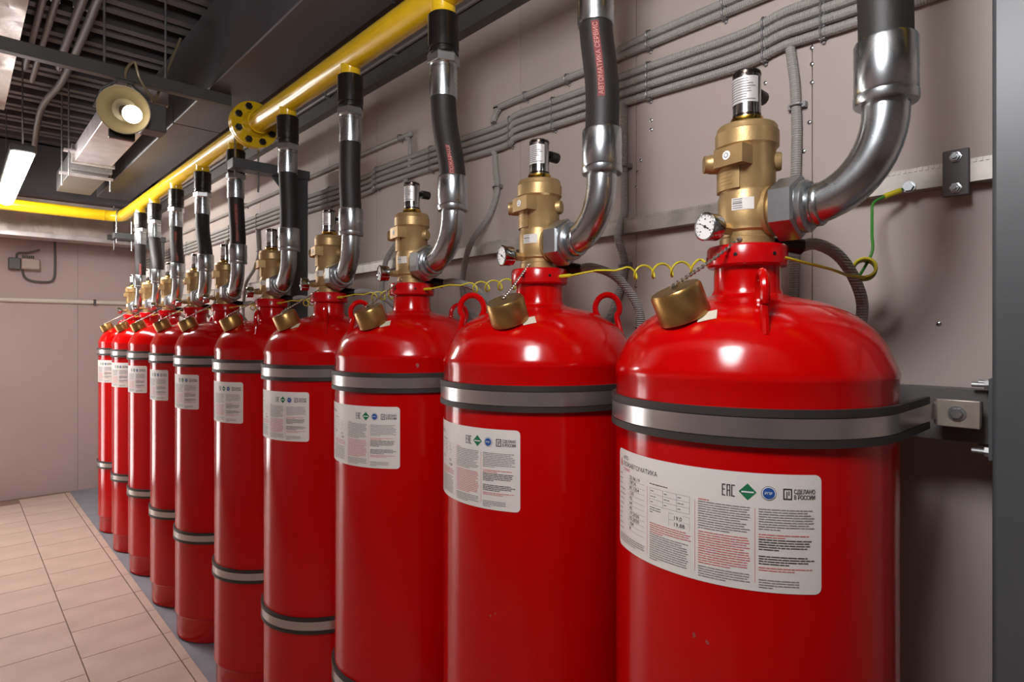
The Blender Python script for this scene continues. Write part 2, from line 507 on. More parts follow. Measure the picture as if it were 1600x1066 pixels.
print_me = pr.mesh('print', ['print_black', 'print_grey', 'print_red', 'print_blue', 'print_green', 'print_white'], smooth=False)

# valve -------------------------------------------------------
def Z(h): return EYE + h
OUT = Vector((0, -1, 0))        # the outlet points along the row
vb = MB()
vb.lathe([(.040, Z(.147)), (.0445, Z(.149)), (.0445, Z(.163)), (.0425, Z(.165)), (.0425, Z(.172)), (.0465, Z(.176)), (.0465, Z(.182)), (.0475, Z(.186)),
          (.0475, Z(.232)), (.045, Z(.238)), (.0445, Z(.244)), (.0465, Z(.25)), (.0465, Z(.312)), (.0495, Z(.316)), (.052, Z(.319)), (.052, Z(.343)), (.050, Z(.3455)),
          (.0495, Z(.352)), (.047, Z(.3555)), (.02, Z(.3555))], 48)
vb.lathe([(.034, .0), (.034, .040), (.042, .0405), (.042, .047), (.034, .0475), (.034, .058)], 32, 0, axis_m((0, 0, Z(.205)), OUT))
vb.lathe([(.016, .0), (.016, .052), (.014, .055)], 20, 0, axis_m((0, 0, Z(.292)), (.45, -1, 0)))
valve_me = vb.mesh('valve', 'brass', angle=38)
# cast-on panel and clamp block
ph = MB()
mt = Matrix.Rotation(math.radians(180 + 10), 4, 'Z')
def rotb(b): return Matrix.Rotation(math.radians(180 - b), 4, 'Z')
def thick_patch(m, r0, r1, b0, b1, z0, z1, n=12):
    vs = []
    for i in range(n + 1):
        d = bdir(b0 + (b1 - b0) * i / n)
        vs += [(d.x*r0, d.y*r0, z0), (d.x*r1, d.y*r1, z0), (d.x*r1, d.y*r1, z1), (d.x*r0, d.y*r0, z1)]
    fs = [(0, 1, 2, 3), (4*n+3, 4*n+2, 4*n+1, 4*n)]
    for i in range(n):
        a = 4*i
        fs += [(a+1, a+5, a+6, a+2), (a+2, a+6, a+7, a+3), (a, a+4, a+5, a+1)]
    m.add(vs, fs)
thick_patch(ph, .040, .0492, 75, -12, Z(.244), Z(.296))
for i in range(6):
    thick_patch(ph, .049, .0498, 36 - 3*(i % 3), 2 + 3*(i % 2), Z(.252 + i*.006), Z(.2545 + i*.006), 5)
panel_me = ph.mesh('cast_panel', 'brass')
bl = MB()
bl.box(.030, .0600, -.022, .034, Z(.281), Z(.312), 0, rotb(10))
block_me = bl.mesh('clamp_block', 'brass', smooth=False)
bo = MB()
d = bdir(50)
bo.lathe([(.0165, .03), (.0165, .062), (.0150, .065), (.0150, .072)], 20, 0, axis_m((0, 0, Z(.294)), d))
boss_me = bo.mesh('side_plug', 'brass')
em = MB().lathe([(.0075, 0), (.0075, .0008), (.0068, .001)], 20, 0, axis_m(tuple(rotb(10) @ Vector((.0600, .004, Z(.2975)))), bdir(10)))
em.lathe([(.0042, .001), (.0042, .0014)], 16, 1, axis_m(tuple(rotb(10) @ Vector((.0600, .004, Z(.2975)))), bdir(10)))
em.lathe([(.0028, .0014), (.0028, .0017)], 16, 0, axis_m(tuple(rotb(10) @ Vector((.0600, .004, Z(.2975)))), bdir(10)))
emblem_me = em.mesh('emblem', ['print_white', 'print_grey'], smooth=False)
def wrapped_patch(m, r, b0, b1, z0, z1, mi=0, n=8):
    vs = []
    for i in range(n + 1):
        d = bdir(b0 + (b1 - b0) * i / n)
        vs += [(d.x*r, d.y*r, z0), (d.x*r, d.y*r, z1)]
    m.add(vs, [(2*i, 2*i+1, 2*i+3, 2*i+2) if b1 > b0 else (2*i, 2*i+2, 2*i+3, 2*i+1) for i in range(n)], mi)
pl = MB()
wrapped_patch(pl, .0480, 4, -39, Z(.2065), Z(.2265))
rn = random.Random(5)
for i in range(5):
    wrapped_patch(pl, .0483, 2, -20 + rn.uniform(0, 4), Z(.2090 + i*.0036), Z(.2104 + i*.0036 + (.0012 if i == 2 else 0)), 1, 4)
plate_me = pl.mesh('serial_sticker', ['paper', 'print_grey'])
nut = MB()
nut.lathe([(.052, .0), (.052, .034), (.048, .038), (.040, .038)], 6, 0, axis_m((0, -.056, Z(.205)), OUT), phase=PI/6)
nut.lathe([(.0405, .036), (.042, .040), (.042, .047), (.038, .051)], 32, 0, axis_m((0, -.056, Z(.205)), OUT))
nut_me = nut.mesh('outlet_nut', 'zinc_nut', angle=25)
ac = MB()
ac.lathe([(.031, Z(.355)), (.031, Z(.358)), (.0275, Z(.362)), (.0265, Z(.370))], 32, 1)
ac.lathe([(.0230, Z(.370)), (.0230, Z(.448)), (.0218, Z(.4505)), (.012, Z(.4505))], 32, 0)
ac.lathe([(.0233, Z(.443)), (.0233, Z(.4475))], 32, 2)
ac.lathe([(.0233, Z(.372)), (.0233, Z(.376))], 32, 2)
act_me = ac.mesh('actuator', ['chrome', 'brass_bright', 'dark_ring'])
al = MB()
wrapped_patch(al, .0235, 95, -75, Z(.393), Z(.437), 0, 20)
for i in range(9):
    wrapped_patch(al, .0237, 88 - rn.uniform(0, 30), -62 + rn.uniform(0, 40), Z(.3965 + i*.0044), Z(.3985 + i*.0044), 1, 14)
alabel_me = al.mesh('actuator_label', ['foil_label', 'print_grey'])
ap = MB()
d = bdir(-180)
ap.cyl(d * .020 + Vector((0, 0, Z(.422))), d * .040 + Vector((0, 0, Z(.422))), .006, 10)
ap.cyl(d * .034 + Vector((0, 0, Z(.422))), d * .060 + Vector((0, 0, Z(.422))), .0125, 12)
aplug_me = ap.mesh('cable_plug', 'black_plastic')
# gauge
GB = -15.0
gd = Vector((-math.cos(math.radians(15)), math.sin(math.radians(15)), 0))
g = MB()
base = Vector((0, 0, Z(.177)))
g.lathe([(.010, .040), (.010, .062), (.007, .064), (.007, .074)], 6, 1, axis_m(base, gd))
g.lathe([(.012, .070), (.0215, .073), (.0225, .076), (.0225, .094), (.0235, .0945), (.0235, .099), (.021, .1005), (.0205, .0985)], 32, 0, axis_m(base, gd), cap=False)
gauge_me = g.mesh('gauge', ['chrome', 'brass'])
gf = MB()
gm = axis_m(base, gd)
gf.lathe([(.0206, .0975), (.0206, .0983)], 32, 0, gm)
for i in range(13):
    a = math.radians(-45 + 270 * i / 12)
    c, s = math.cos(a), math.sin(a)
    gf.add([(c*.016 - s*.0006, s*.016 + c*.0006, .0986), (c*.016 + s*.0006, s*.016 - c*.0006, .0986), (c*.019 + s*.0006, s*.019 - c*.0006, .0986), (c*.019 - s*.0006, s*.019 + c*.0006, .0986)], [(0,1,2,3)], 1, gm)
for i in range(5):
    a = math.radians(-35 + 250 * i / 4)
    c, s = math.cos(a) * .0125, math.sin(a) * .0125
    gf.add([(c-.0018, s-.001, .0986), (c+.0018, s-.001, .0986), (c+.0018, s+.001, .0986), (c-.0018, s+.001, .0986)], [(0,1,2,3)], 1, gm)
dial_me = gf.mesh('dial', ['dial', 'print_black'], smooth=False)
nd = MB()
a = math.radians(150); c, s = math.cos(a), math.sin(a)
nd.add([(c*-.009 - s*.0012, s*-.009 + c*.0012, .0991), (c*-.009 + s*.0012, s*-.009 - c*.0012, .0991), (c*.0165, s*.0165, .0991)], [(0,1,2)], 0, gm)
nd.lathe([(.0025, .0987), (.0025, .0995)], 12, 0, gm)
needle_me = nd.mesh('needle', 'print_black', smooth=False)
# hanging brass cap and its chain, laid out at bearing 0 and turned per cylinder
CAPC = Vector((-.168, 0, Z(.049)))
cax = Vector((-.40, .10, .9)).normalized()
cm = axis_m(CAPC, cax)
cp = MB().lathe([(.034, -.026), (.0395, -.026), (.0405, -.023), (.0405, .020), (.0375, .0245), (.0, .0250)], 40, 0, cm)
cap_me = cp.mesh('brass_cap', 'brass_cap')
ce = CAPC + cax * .026
eye_me = MB().lathe([(.006, 0), (.006, .002), (.003, .004), (.003, .006)], 12, 0, axis_m(ce, cax)).mesh('cap_rivet', 'chrome')
def chain_mesh(b):
    m = MB()
    st = bdir(-12 - b) * .047 + Vector((0, 0, Z(.158)))     # hook on the valve neck, world bearing -30
    en = ce + cax * .004
    L = (en - st).length; k = int(L / .0048)
    for i in range(k + 1):
        t = i / k
        p = st.lerp(en, t) - Vector((0, 0, .003 * math.sin(PI * t)))
        d = (en - st).normalized()
        q = Matrix.Translation(p) @ d.to_track_quat('Z', 'Y').to_matrix().to_4x4() @ Matrix.Rotation(PI/2 * (i % 2), 4, 'Z')
        m.lathe([(.0002, -.004), (.0022, -.0024), (.0025, 0), (.0022, .0024), (.0002, .004)], 6, 0, q @ Matrix.Diagonal((1.5, .6, 1, 1)))
    m.lathe([(.0035, 0), (.0035, .008)], 10, 0, axis_m(st - bdir(-12 - b) * .006, bdir(-12 - b)))
    return m.mesh('chain', 'steel_chain')
stk = MB()
def dome_h(r):
    for (r0, h0), (r1, h1) in zip(dome, dome[1:]):
        if r1 <= r <= r0: return h0 + (h1 - h0) * (r0 - r) / (r0 - r1)
    return dome[0][1]
vs = []
for i in range(6):
    for j in range(6):
        lx, ly = -.014 + .028 * i / 5, -.010 + .020 * j / 5
        x, y = -.160 + lx * .55 + ly * .80, -.046 - lx * .80 + ly * .55
        rr = math.hypot(x, y)
        vs.append((x, y, EYE + dome_h(rr) + .0022))
stk.add(vs, [(i*6+j, i*6+j+1, (i+1)*6+j+1, (i+1)*6+j) for i in range(5) for j in range(5)])
sticker_me = stk.mesh('paper_tag', 'cream_paper')
con = MB()
con.cyl((.02, -.02, Z(.16)), (.045, -.045, Z(.155)), .009, 12)
con.cyl((.040, -.040, Z(.156)), (.066, -.066, Z(.150)), .0135, 12)
con_me = con.mesh('pressure_switch', 'black_plastic')

for k, yk in enumerate(CY):
    desc = ['red gas cylinder nearest the camera, whole label with flame logo showing', 'red gas cylinder second from the camera',
            'red gas cylinder third from the camera', 'red gas cylinder fourth from the camera', 'red gas cylinder fifth from the camera, just before the middle post',
            'red gas cylinder sixth from the camera, just past the middle post', 'red gas cylinder seventh from the camera, fourth from the far end',
            'red gas cylinder third from the far end of the row', 'red gas cylinder second from the far end of the row',
            'farthest red gas cylinder, standing at the left end of the row'][k]
    t = thing('gas_cylinder', desc, 'gas cylinder', (1.0, yk, 0), 'red gas cylinders in a row along the wall')
    inst(body_me, 'body', t)
    co = inst(collar_me, 'collar', t); inst(hole_me, 'set_screw', co)
    lb = LABEL_B[k]
    l = inst(label_me, 'paper_label', t, rz=-math.radians(lb)); l['label'] = 'white printed paper label with marks and small text'
    inst(print_me, 'print', l)
    for q in (0, 180):
        inst(lug_me, 'lifting_lug', t, rz=-math.radians(LUG_B[k] + q))
    v = inst(valve_me, 'valve', t); v['label'] = 'brass valve body'
    for me, nm in ((panel_me, 'cast_panel'), (block_me, 'clamp_block'), (boss_me, 'side_plug'), (emblem_me, 'emblem'), (plate_me, 'serial_sticker')):
        inst(me, nm, v)
    inst(nut_me, 'outlet_nut', t)
    a = inst(act_me, 'actuator', t); a['label'] = 'shiny steel actuator on top of the valve'
    inst(alabel_me, 'actuator_label', a); inst(aplug_me, 'cable_plug', a)
    gg = inst(gauge_me, 'gauge', t); gg['label'] = 'round pressure gauge with white dial'
    inst(dial_me, 'dial', gg); inst(needle_me, 'needle', gg)
    c = inst(cap_me, 'brass_cap', t, rz=-math.radians(CAP_B[k])); c['label'] = 'brass cap hanging on a chain'
    inst(eye_me, 'cap_rivet', c)
    inst(chain_mesh(CAP_B[k]), 'chain', t, rz=-math.radians(CAP_B[k]))
    if k < 4: inst(sticker_me, 'paper_tag', t, rz=-math.radians(CAP_B[k]))
    inst(con_me, 'pressure_switch', t)

# small chips in the red paint
cyls = [o for o in COL.objects if o.name.startswith('gas_cylinder')]
cyls.sort(key=lambda o: o.location.y)
def chip(k, b, h, w, seed):
    rnd = random.Random(seed); m = MB(); vs = []
    for i in range(7):
        a = 2 * PI * i / 7; q = w * rnd.uniform(.5, 1.1)
        d = bdir(b + math.degrees(q * math.cos(a) / R))
        vs.append((d.x * (R + .0006), d.y * (R + .0006), Z(h) + 1.3 * q * math.sin(a)))
    m.add(vs, [tuple(range(7))])
    m.build('paint_chip', 'chip', cyls[k], smooth=False)
for a in ((0, -7, -.434, .0035, 1), (0, -12, -.438, .003, 2), (1, -18, -.567, .003, 3), (1, -21, -.560, .0028, 4), (2, -60, -.083, .005, 5)): chip(*a)

# ------------------------------------------------------------------ hoses from the valves up to the manifold
PIPE_X = 1.0; PIPE_Z = EYE + .952; PIPE_R = .0435
HTOP = [.273, .81, 1.352, 1.888, 2.418, 3.035, 3.566, 4.10, 4.645, 5.07]
HBOT = [.267, .793, 1.309, 1.884, 2.405, 3.007, 3.51, 4.06, 4.55, 5.06]
ferr = [(.030, 0), (.041, .001), (.0425, .004), (.0425, .014), (.040, .016), (.0415, .019), (.0415, .090), (.040, .094), (.035, .095)]
lower_me = MB().lathe(ferr, 36).mesh('lower_ferrule', 'zinc')
upper_me = MB().lathe([(.035, 0), (.038, .001), (.0385, .004), (.0385, .080), (.036, .083), (.036, .090), (.0385, .093), (.0385, .095)], 36).mesh('upper_ferrule', 'zinc')
hex_me = MB().lathe([(.044, 0), (.046, .002), (.046, .022), (.042, .028)], 6).mesh('hex_nut', 'zinc_nut', angle=20)
coup_me = MB().lathe([(.040, 0), (.0425, .002), (.0425, .010), (.0405, .012), (.0405, .016), (.0435, .018), (.0435, .108), (.041, .111)], 36).mesh('coupling', 'black_coupling')
HT = [None, (.30, 'АВТОМАТИКА СЕРВИС'), (.05, 'ПОЖАРНАЯ'), None, None, (.10, 'ПОЖАРНАЯ АВТОМАТИКА'), None, (.10, 'ПОЖАРНАЯ АВТОМАТИКА'), (.10, 'ПОЖАРНАЯ'), (.05, 'ПОЖАРНАЯ')]
for k in range(10):
    yb, yt = HBOT[k], HTOP[k]
    t = thing('discharge_hose', ['thick black hose with steel elbow, nearest the camera, cut off by the top edge',
        'black hose with red lettering down its side, second from the camera', 'black hose with steel elbow on the third cylinder from the camera',
        'straight black hose with steel elbow on the fourth cylinder from the camera', 'black hose in front of the middle post, on the fifth cylinder',
        'black hose below the pipe support arm, on the sixth cylinder from the camera', 'black hose on the seventh cylinder from the camera', 'black hose on the third cylinder from the far end',
        'black hose on the second cylinder from the far end', 'farthest black hose, on the last cylinder of the row'][k], 'hose', (1.0, yb, 0), 'discharge hoses')
    dy = CY[k] - .100 - yb              # distance from the nut to the riser
    Rb = min(.112, dy + .0)
    e = MB(); pts = [(0, dy, Z(.205)), (0, dy - .004, Z(.205))]
    if dy - Rb > .006: pts.append((0, Rb + .001, Z(.205)))
    for i in range(13):
        a = PI/2 * i / 12
        pts.append((0, Rb - Rb * math.sin(a), Z(.205) + .125 * (1 - math.cos(a))))
    pts.append((0, 0, Z(.342)))
    e.tube(pts, .0315, 28)
    e.lathe([(.0325, 0), (.0345, .003), (.0345, .009), (.0325, .012)], 28, 0, axis_m((0, dy - .012, Z(.205)), OUT))
    e.build('elbow', 'zinc', t)
    inst(lower_me, 'lower_ferrule', t, (0, 0, Z(.336)))
    lx = .004 * math.sin(k * 1.7); dyt = yt - yb
    bow = [0, -.004, .004, 0, 0, .006, .008, .004, .010, .008][k]
    path = []
    z0, z1 = Z(.42), Z(.666)
    for i in range(21):
        s = i / 20; w = s * s * (3 - 2 * s)
        path.append(Vector((lx * math.sin(PI * s), dyt * w + bow * math.sin(PI * s) * math.sin(PI * s), z0 + (z1 - z0) * s)))
    ho = MB().tube(path, .0355, 24).build('hose', 'hose_rubber', t)
    if HT[k]:
        s0_, full = HT[k]
        vs, fs = text2d(full, .0135)
        wmax = max(a for a, b in vs)
        b0 = math.degrees(math.atan2(yb, 1.0)) * -1 - 4
        def on_hose(a, b, off):
            s = min(.995, s0_ + a / (z1 - z0)); i = int(s * 20); fr = s * 20 - i
            return path[i].lerp(path[i+1], fr) + bdir(b0 + math.degrees(b / off)) * off
        st_ = MB(); vv = []
        for i in range(25):
            for b in (-.003, .0035, .008, .0125):
                vv.append(on_hose(-.004 + (wmax + .008) * i / 24, b, .0360))
        st_.add(vv, [(4*i+j, 4*i+4+j, 4*i+5+j, 4*i+1+j) for i in range(24) for j in range(3)])
        st_.build('red_stripe', 'hose_stripe', ho)
        MB().add([on_hose(a, b, .0363) for a, b in vs], fs).build('lettering', 'hose_print', ho, smooth=False)
    inst(upper_me, 'upper_ferrule', t, (0, dyt, Z(.656)))
    inst(hex_me, 'hex_nut', t, (0, dyt, Z(.750)), rz=.3 * k)
    inst(coup_me, 'coupling', t, (0, dyt, Z(.776)))

# ------------------------------------------------------------------ yellow manifold pipe
mp_ = thing('manifold_pipe', 'thick yellow pipe running under the ceiling above all the cylinders', 'pipe', (PIPE_X, 0, PIPE_Z))
def zx(x, y, z): return (x - PIPE_X, y, z - PIPE_Z)
FLY = 2.80
MB().tube([(0, -1.2, 0), (0, FLY - .004, 0)], PIPE_R, 40).build('pipe_run', 'yellow_paint', mp_)
pts = [(0, FLY + .004, 0), (0, 5.62, 0)]
for i in range(1, 13):
    a = PI/2 * i / 12
    pts.append((-.1 + .1 * math.cos(a), 5.63 + .1 * math.sin(a), 0))
pts.append((-3.2, 5.73, 0))
MB().tube(pts, PIPE_R, 40).build('pipe_run', 'yellow_paint', mp_)
MB().lathe([(.0435, 0), (.046, .001), (.046, .006), (.0435, .007)], 32, 0, axis_m((0, 5.60, 0), (0, 1, 0))).build('weld_bead', 'yellow_paint', mp_)
ell = MB().lathe([(.0435, 0), (.046, .001), (.046, .006), (.0435, .007)], 32, 0, axis_m((-.12, 5.73, 0), (-1, 0, 0)))
ell.build('weld_bead', 'yellow_paint', mp_)
for sgn, y0 in ((1, FLY - .020), (-1, FLY + .020)):
    fl_ = MB().lathe([(.050, -.045), (.044, -.044), (.046, -.022), (.058, -.006), (.058, 0), (.102, 0), (.104, .002), (.104, .017), (.102, .019), (.05, .019)], 48, 0,
                     axis_m((0, y0, 0), (0, sgn, 0)))
    fl_.build('flange', 'yellow_paint', mp_)
for i in range(8):
    a = 2 * PI * (i + .5) / 8
    c, s = math.cos(a) * .080, math.sin(a) * .080
    b = MB().lathe([(.0155, -.013), (.0155, -.001), (.014, .0)], 6, 0, axis_m((c, FLY - .020, s), (0, 1, 0)))
    b.lathe([(.008, -.024), (.009, -.022), (.009, .064)], 12, 0, axis_m((c, FLY - .020, s), (0, 1, 0)))
    b.lathe([(.0155, 0), (.0155, .012)], 6, 0, axis_m((c, FLY + .020, s), (0, 1, 0)))
    b.build('flange_bolt', 'black_bolt', mp_)
stub_me = MB().lathe([(.034, Z(.880) - PIPE_Z), (.034, Z(.925) - PIPE_Z), (.038, Z(.932) - PIPE_Z)], 28).mesh('stub', 'yellow_paint')
for k in range(10): inst(stub_me, 'stub', mp_, (0, HTOP[k], 0))

# ------------------------------------------------------------------ support frame: posts, rails, bands
def post(y0, y1, top, label):
    t = thing('support_post', label, 'post', (1.235, (y0+y1)/2, 0), 'grey steel posts behind the cylinders')
    h = (y1 - y0) / 2
    MB().box(-.045, .045, -h, h, .008, top).build('square_tube', 'post_paint', t, smooth=True, bevel=.006)
    MB().box(-.06, .06, -h - .02, h + .02, 0, .008).build('base_plate', 'post_paint', t, bevel=.002)
    if top > 2.1:
        MB().box(-.31, .055, -h, h, top, top + .045).build('support_arm', 'post_paint', t, bevel=.004)
        g_ = MB()
        g_.add([(-.045, -.004, top), (-.045, .004, top), (-.125, -.004, top), (-.125, .004, top), (-.045, -.004, top - .09), (-.045, .004, top - .09)],
               [(0, 2, 4), (1, 5, 3), (2, 3, 5, 4), (0, 1, 3, 2), (0, 4, 5, 1)])
        g_.build('gusset', 'post_paint', t, smooth=False)
        ub = MB()
        xx = PIPE_X - 1.235
        pp = [(xx - .052, 0, top - .03)]
        for i in range(13):
            a = PI - PI * i / 12
            pp.append((xx + .052 * math.cos(a), 0, PIPE_Z + .0 + .052 * math.sin(a)))
        pp.append((xx + .052, 0, top - .09))
        ub.tube(pp, .005, 10)
        ub.build('u_bolt', 'zinc', t)
    return t
post(.07, .172, 2.215, 'grey painted steel post at the right edge of the picture')
post(2.846, 2.926, 2.215, 'grey steel post with a support arm, between fifth and sixth cylinders')
post(5.60, 5.68, 2.215, 'grey steel post behind the far end of the cylinder row')
def rail(z, y0, y1, label):
    t = thing('support_rail', label, 'rail', (1.25, y0, z), 'grey rails behind the cylinders')
    L = y1 - y0
    m = MB()
    m.box(-.015, -.011, .006, L, -.044, .044); m.box(-.011, .03, .006, L, .040, .044); m.box(-.011, .03, .006, L, -.044, -.040)
    m.build('channel', 'rail_paint', t, smooth=False)
    for yy in (0, L):
        MB().box(-.045, .045, yy + (0 if yy == 0 else 0), yy + .006, -.065, .065).build('end_plate', 'post_paint', t, smooth=False)
    for sx in (-.03, .028):
        for sz in (-.054, .054):
            b = MB().cyl((sx, .006, sz), (sx, .030, sz), .0042, 10)
            b.lathe([(.0085, 0), (.0085, .007)], 6, 0, axis_m((sx, .006, sz), (0, 1, 0)))
            b.build('stud', 'zinc_matte', t)
UPZ = EYE - .1285; LOZ = EYE - .955
rail(UPZ - .008, .172, 2.846, 'upper grey rail behind the five nearest cylinders')
rail(LOZ, .172, 2.846, 'lower grey rail behind the five nearest cylinders')
rail(UPZ - .008, 2.926, 5.60, 'upper grey rail behind the five farthest cylinders')
rail(LOZ, 2.926, 5.60, 'lower grey rail behind the five farthest cylinders')

def strap(m, r0, r1, z0, z1, back, mi=0):
    """horseshoe strip round the cylinder front, legs running back to x = back"""
    inn = []; out = []
    for i in range(49):
        a = PI/2 + PI * i / 48
        inn.append((r0*math.cos(a), r0*math.sin(a))); out.append((r1*math.cos(a), r1*math.sin(a)))
    inn = [(back, r0)] + inn + [(back, -r0)]; out = [(back, r1)] + out + [(back, -r1)]
    n = len(inn)
    vs = [(x, y, z0) for x, y in inn] + [(x, y, z0) for x, y in out] + [(x, y, z1) for x, y in inn] + [(x, y, z1) for x, y in out]
    fs = []
    for i in range(n - 1):
        fs += [(i, i+1, n+i+1, n+i)[::-1], (2*n+i, 2*n+i+1, 3*n+i+1, 3*n+i), (n+i, n+i+1, 3*n+i+1, 3*n+i), (i, i+1, 2*n+i+1, 2*n+i)[::-1]]
    fs += [(0, n, 3*n, 2*n), (n-1, 2*n-1, 4*n-1, 3*n-1)[::-1]]
    m.add(vs, fs, mi)
rub = MB(); strap(rub, R + .0004, R + .0055, -.026, .026, .165)
strap(rub, R + .0004, R + .0080, .0150, .026, .165); strap(rub, R + .0004, R + .0080, -.026, -.0150, .165)
rubber_me = rub.mesh('rubber_lining', 'rubber')
stl = MB(); strap(stl, R + .0056, R + .0072, -.0138, .0138, .20)
steel_me = stl.mesh('steel_strip', 'band_steel')
for lvl, z, nm in ((0, UPZ, 'upper'), (1, LOZ, 'lower')):
    for k in range(10):
        lab_ = 'steel band with black rubber edges, %s band of the %s cylinder%s' % (nm, ORD[k], '' if k in (0, 9) else ' from the camera')
        t = thing('clamp_band', lab_, 'band', (1.0, CY[k], z), nm + ' bands round the cylinders')
        inst(rubber_me, 'rubber_lining', t); inst(steel_me, 'steel_strip', t)
        ri = R + .0074
        if k == 0: w = .062
        else: w = max(.02, CY[k] - R - (CY[k-1] + R) - .020)
        w = min(w, .07)
        MB().box(.200, .2035, -ri - w, -ri + .002, -.021, .021).build('ear', 'band_steel', t, bevel=.001)
        MB().box(.194, .1998, -ri - w + .001, -ri - .003, -.024, .021).build('clamp_plate', 'plate_metal', t, bevel=.0015)
        MB().box(.204, .2347, -ri - w + .004, -ri - .004, -.018, .018).build('spacer', 'rail_paint', t, bevel=.001)
        b = MB(); yc = -ri - w / 2
        b.lathe([(.0125, 0), (.0125, .0018)], 20, 0, axis_m((.194, yc, -.001), (-1, 0, 0)))
        b.lathe([(.009, .0018), (.009, .007), (.008, .008)], 6, 0, axis_m((.194, yc, -.001), (-1, 0, 0)))
        b.build('bolt', 'zinc_nut', t, angle=20)

# ------------------------------------------------------------------ wall: strut, conduits, earth wires
SX = WALL_X
t = thing('wall_strut', 'light metal perforated channel fixed along the wall behind the valves', 'rail', (SX, 0, Z(.293)))
m = MB()
m.box(-.032, -.0295, -2.5, FAR_Y, -.0205, .0205); m.box(-.0295, 0, -2.5, FAR_Y, .018, .0205); m.box(-.0295, 0, -2.5, FAR_Y, -.0205, -.018)
m.build('channel', 'strut_metal', t, smooth=False)
teeth = MB()
y = -.3
while y < 6.5:
    teeth.box(-.0335, -.032, y, y + .0045, .0135, .0205); y += .009
tag(teeth.build('perforation_lip', 'strut_metal', t, smooth=False), kind='stuff')
br = MB().box(-.040, -.0325, .222, .262, -.044, .040).build('joint_plate', 'rail_paint', t, bevel=.002)
for zz in (-.030, .026):
    b = MB().lathe([(.010, 0), (.010, .002), (.0075, .0025), (.0075, .008)], 6, 0, axis_m((-.040, .242, zz), (-1, 0, 0)))
    b.cyl((-.046, .242, zz), (-.053, .242, zz), .004, 10)
    b.build('bolt', 'zinc', br)
lugp = MB().lathe([(.011, 0), (.011, .003)], 16, 0, axis_m((-.0335, .315, -.014), (-1, 0, 0)))
lugp.lathe([(.009, .003), (.009, .010)], 6, 0, axis_m((-.0335, .315, -.014), (-1, 0, 0)))
lugp.build('earth_bolt', 'zinc', t, angle=20)

CONX = SX - .012
bund = [.715, .691, .667, .641]
clip_y = [-.3, .478, .603, .912, 1.257, 1.45, 1.9, 2.3, 2.75, 3.2, 3.7, 4.2, 4.7, 5.2, 5.7, 6.2]
def jog(h, i):
    """run along the wall with the small steps seen at the clips"""
    return [(CONX, -1.5, Z(h - .004)), (CONX, .2, Z(h - .004)), (CONX, .478, Z(h - .002)), (CONX, .56, Z(h - .001)), (CONX, .66, Z(h - .013)), (CONX, .912, Z(h - .006)), (CONX, 1.257, Z(h)),
            (CONX, 1.42, Z(h + .003)), (CONX, 1.50, Z(h - .012)), (CONX, 1.9, Z(h - .002)), (CONX, 2.3, Z(h)), (CONX, 2.42, Z(h - .012)), (CONX, 3.2, Z(h)), (CONX, 4.2, Z(h)), (CONX, 6.6, Z(h))]
def clip_mesh():
    m = MB()
    m.box(-.004, .012, -.006, .006, -.0135, -.0115); m.box(-.004, .012, -.006, .006, .0115, .0135)
    pts = [(-.004, 0, -.0125)]
    for i in range(9):
        a = -PI/2 - PI * i / 8
        pts.append((-.002 + .0125 * math.cos(a), 0, .0125 * math.sin(a)))
    m.tube(pts, .0022, 6)
    m.lathe([(.0042, 0), (.0042, .002), (.002, .0035)], 10, 0, axis_m((.010, 0, -.017), (-1, 0, 0)))
    return m.mesh('clip', 'zinc_matte')
clip_me = clip_mesh()
names = ['top', 'second', 'third', 'bottom']
def zat(path, y):
    for a, b in zip(path, path[1:]):
        if a[1] <= y <= b[1]: return a[2] + (b[2] - a[2]) * (y - a[1]) / (b[1] - a[1])
    return path[-1][2]
for i, h in enumerate(bund):
    pth = spline(jog(h, i), 8)
    t = thing('wall_conduit', 'grey flexible conduit along the wall, %s of the bundle of four' % names[i], 'conduit', (0, 0, 0), 'conduit bundle on the wall')
    MB().tube(pth, .0105, 10).build('tube', 'conduit', t)
    for y in clip_y:
        inst(clip_me, 'clip', t, (CONX, y, zat(pth, y)))
for i, (h, yend) in enumerate(((.792, 1.00), (.768, 1.535))):
    t = thing('wall_conduit', ['upper of the two grey conduits above the bundle, turning down behind the second hose',
                               'lower of the two grey conduits above the bundle, running past the third hose'][i], 'conduit', (0, 0, 0), 'conduit pair above the bundle')
    p = [(CONX, -1.5, Z(h)), (CONX, .5, Z(h)), (CONX, yend - .10, Z(h)), (CONX, yend - .03, Z(h - .006)), (CONX, yend, Z(h - .035)), (CONX, yend, Z(.722))]
    if i == 0: p = [(CONX, -1.5, Z(h)), (CONX, .5, Z(h)), (CONX, .80, Z(h)), (CONX, .99, Z(h-.004)), (CONX, 1.04, Z(h - .03)), (CONX, 1.05, Z(.73))]
    MB().tube(spline(p, 8), .0105, 10).build('tube', 'conduit', t)
    for y in (.40, .70, .912):
        inst(clip_me, 'clip', t, (CONX, y, Z(h)))
    if i: inst(clip_me, 'clip', t, (CONX, 1.20, Z(h))); inst(clip_me, 'clip', t, (CONX, 1.38, Z(h)))
t = thing('wall_conduit', 'thin grey conduit on the wall behind the fourth and fifth hoses', 'conduit')
MB().tube(spline([(CONX, 2.05, Z(.66)), (CONX, 2.05, Z(.76)), (CONX, 2.07, Z(.80)), (CONX, 2.12, Z(.81)), (CONX, 3.0, Z(.81)), (CONX, 4.5, Z(.81)), (CONX, 6.5, Z(.81))], 6), .009, 8).build('tube', 'conduit', t)
for y in (2.12, 2.6, 3.2, 3.9): inst(clip_me, 'clip', t, (CONX, y, Z(.81)))
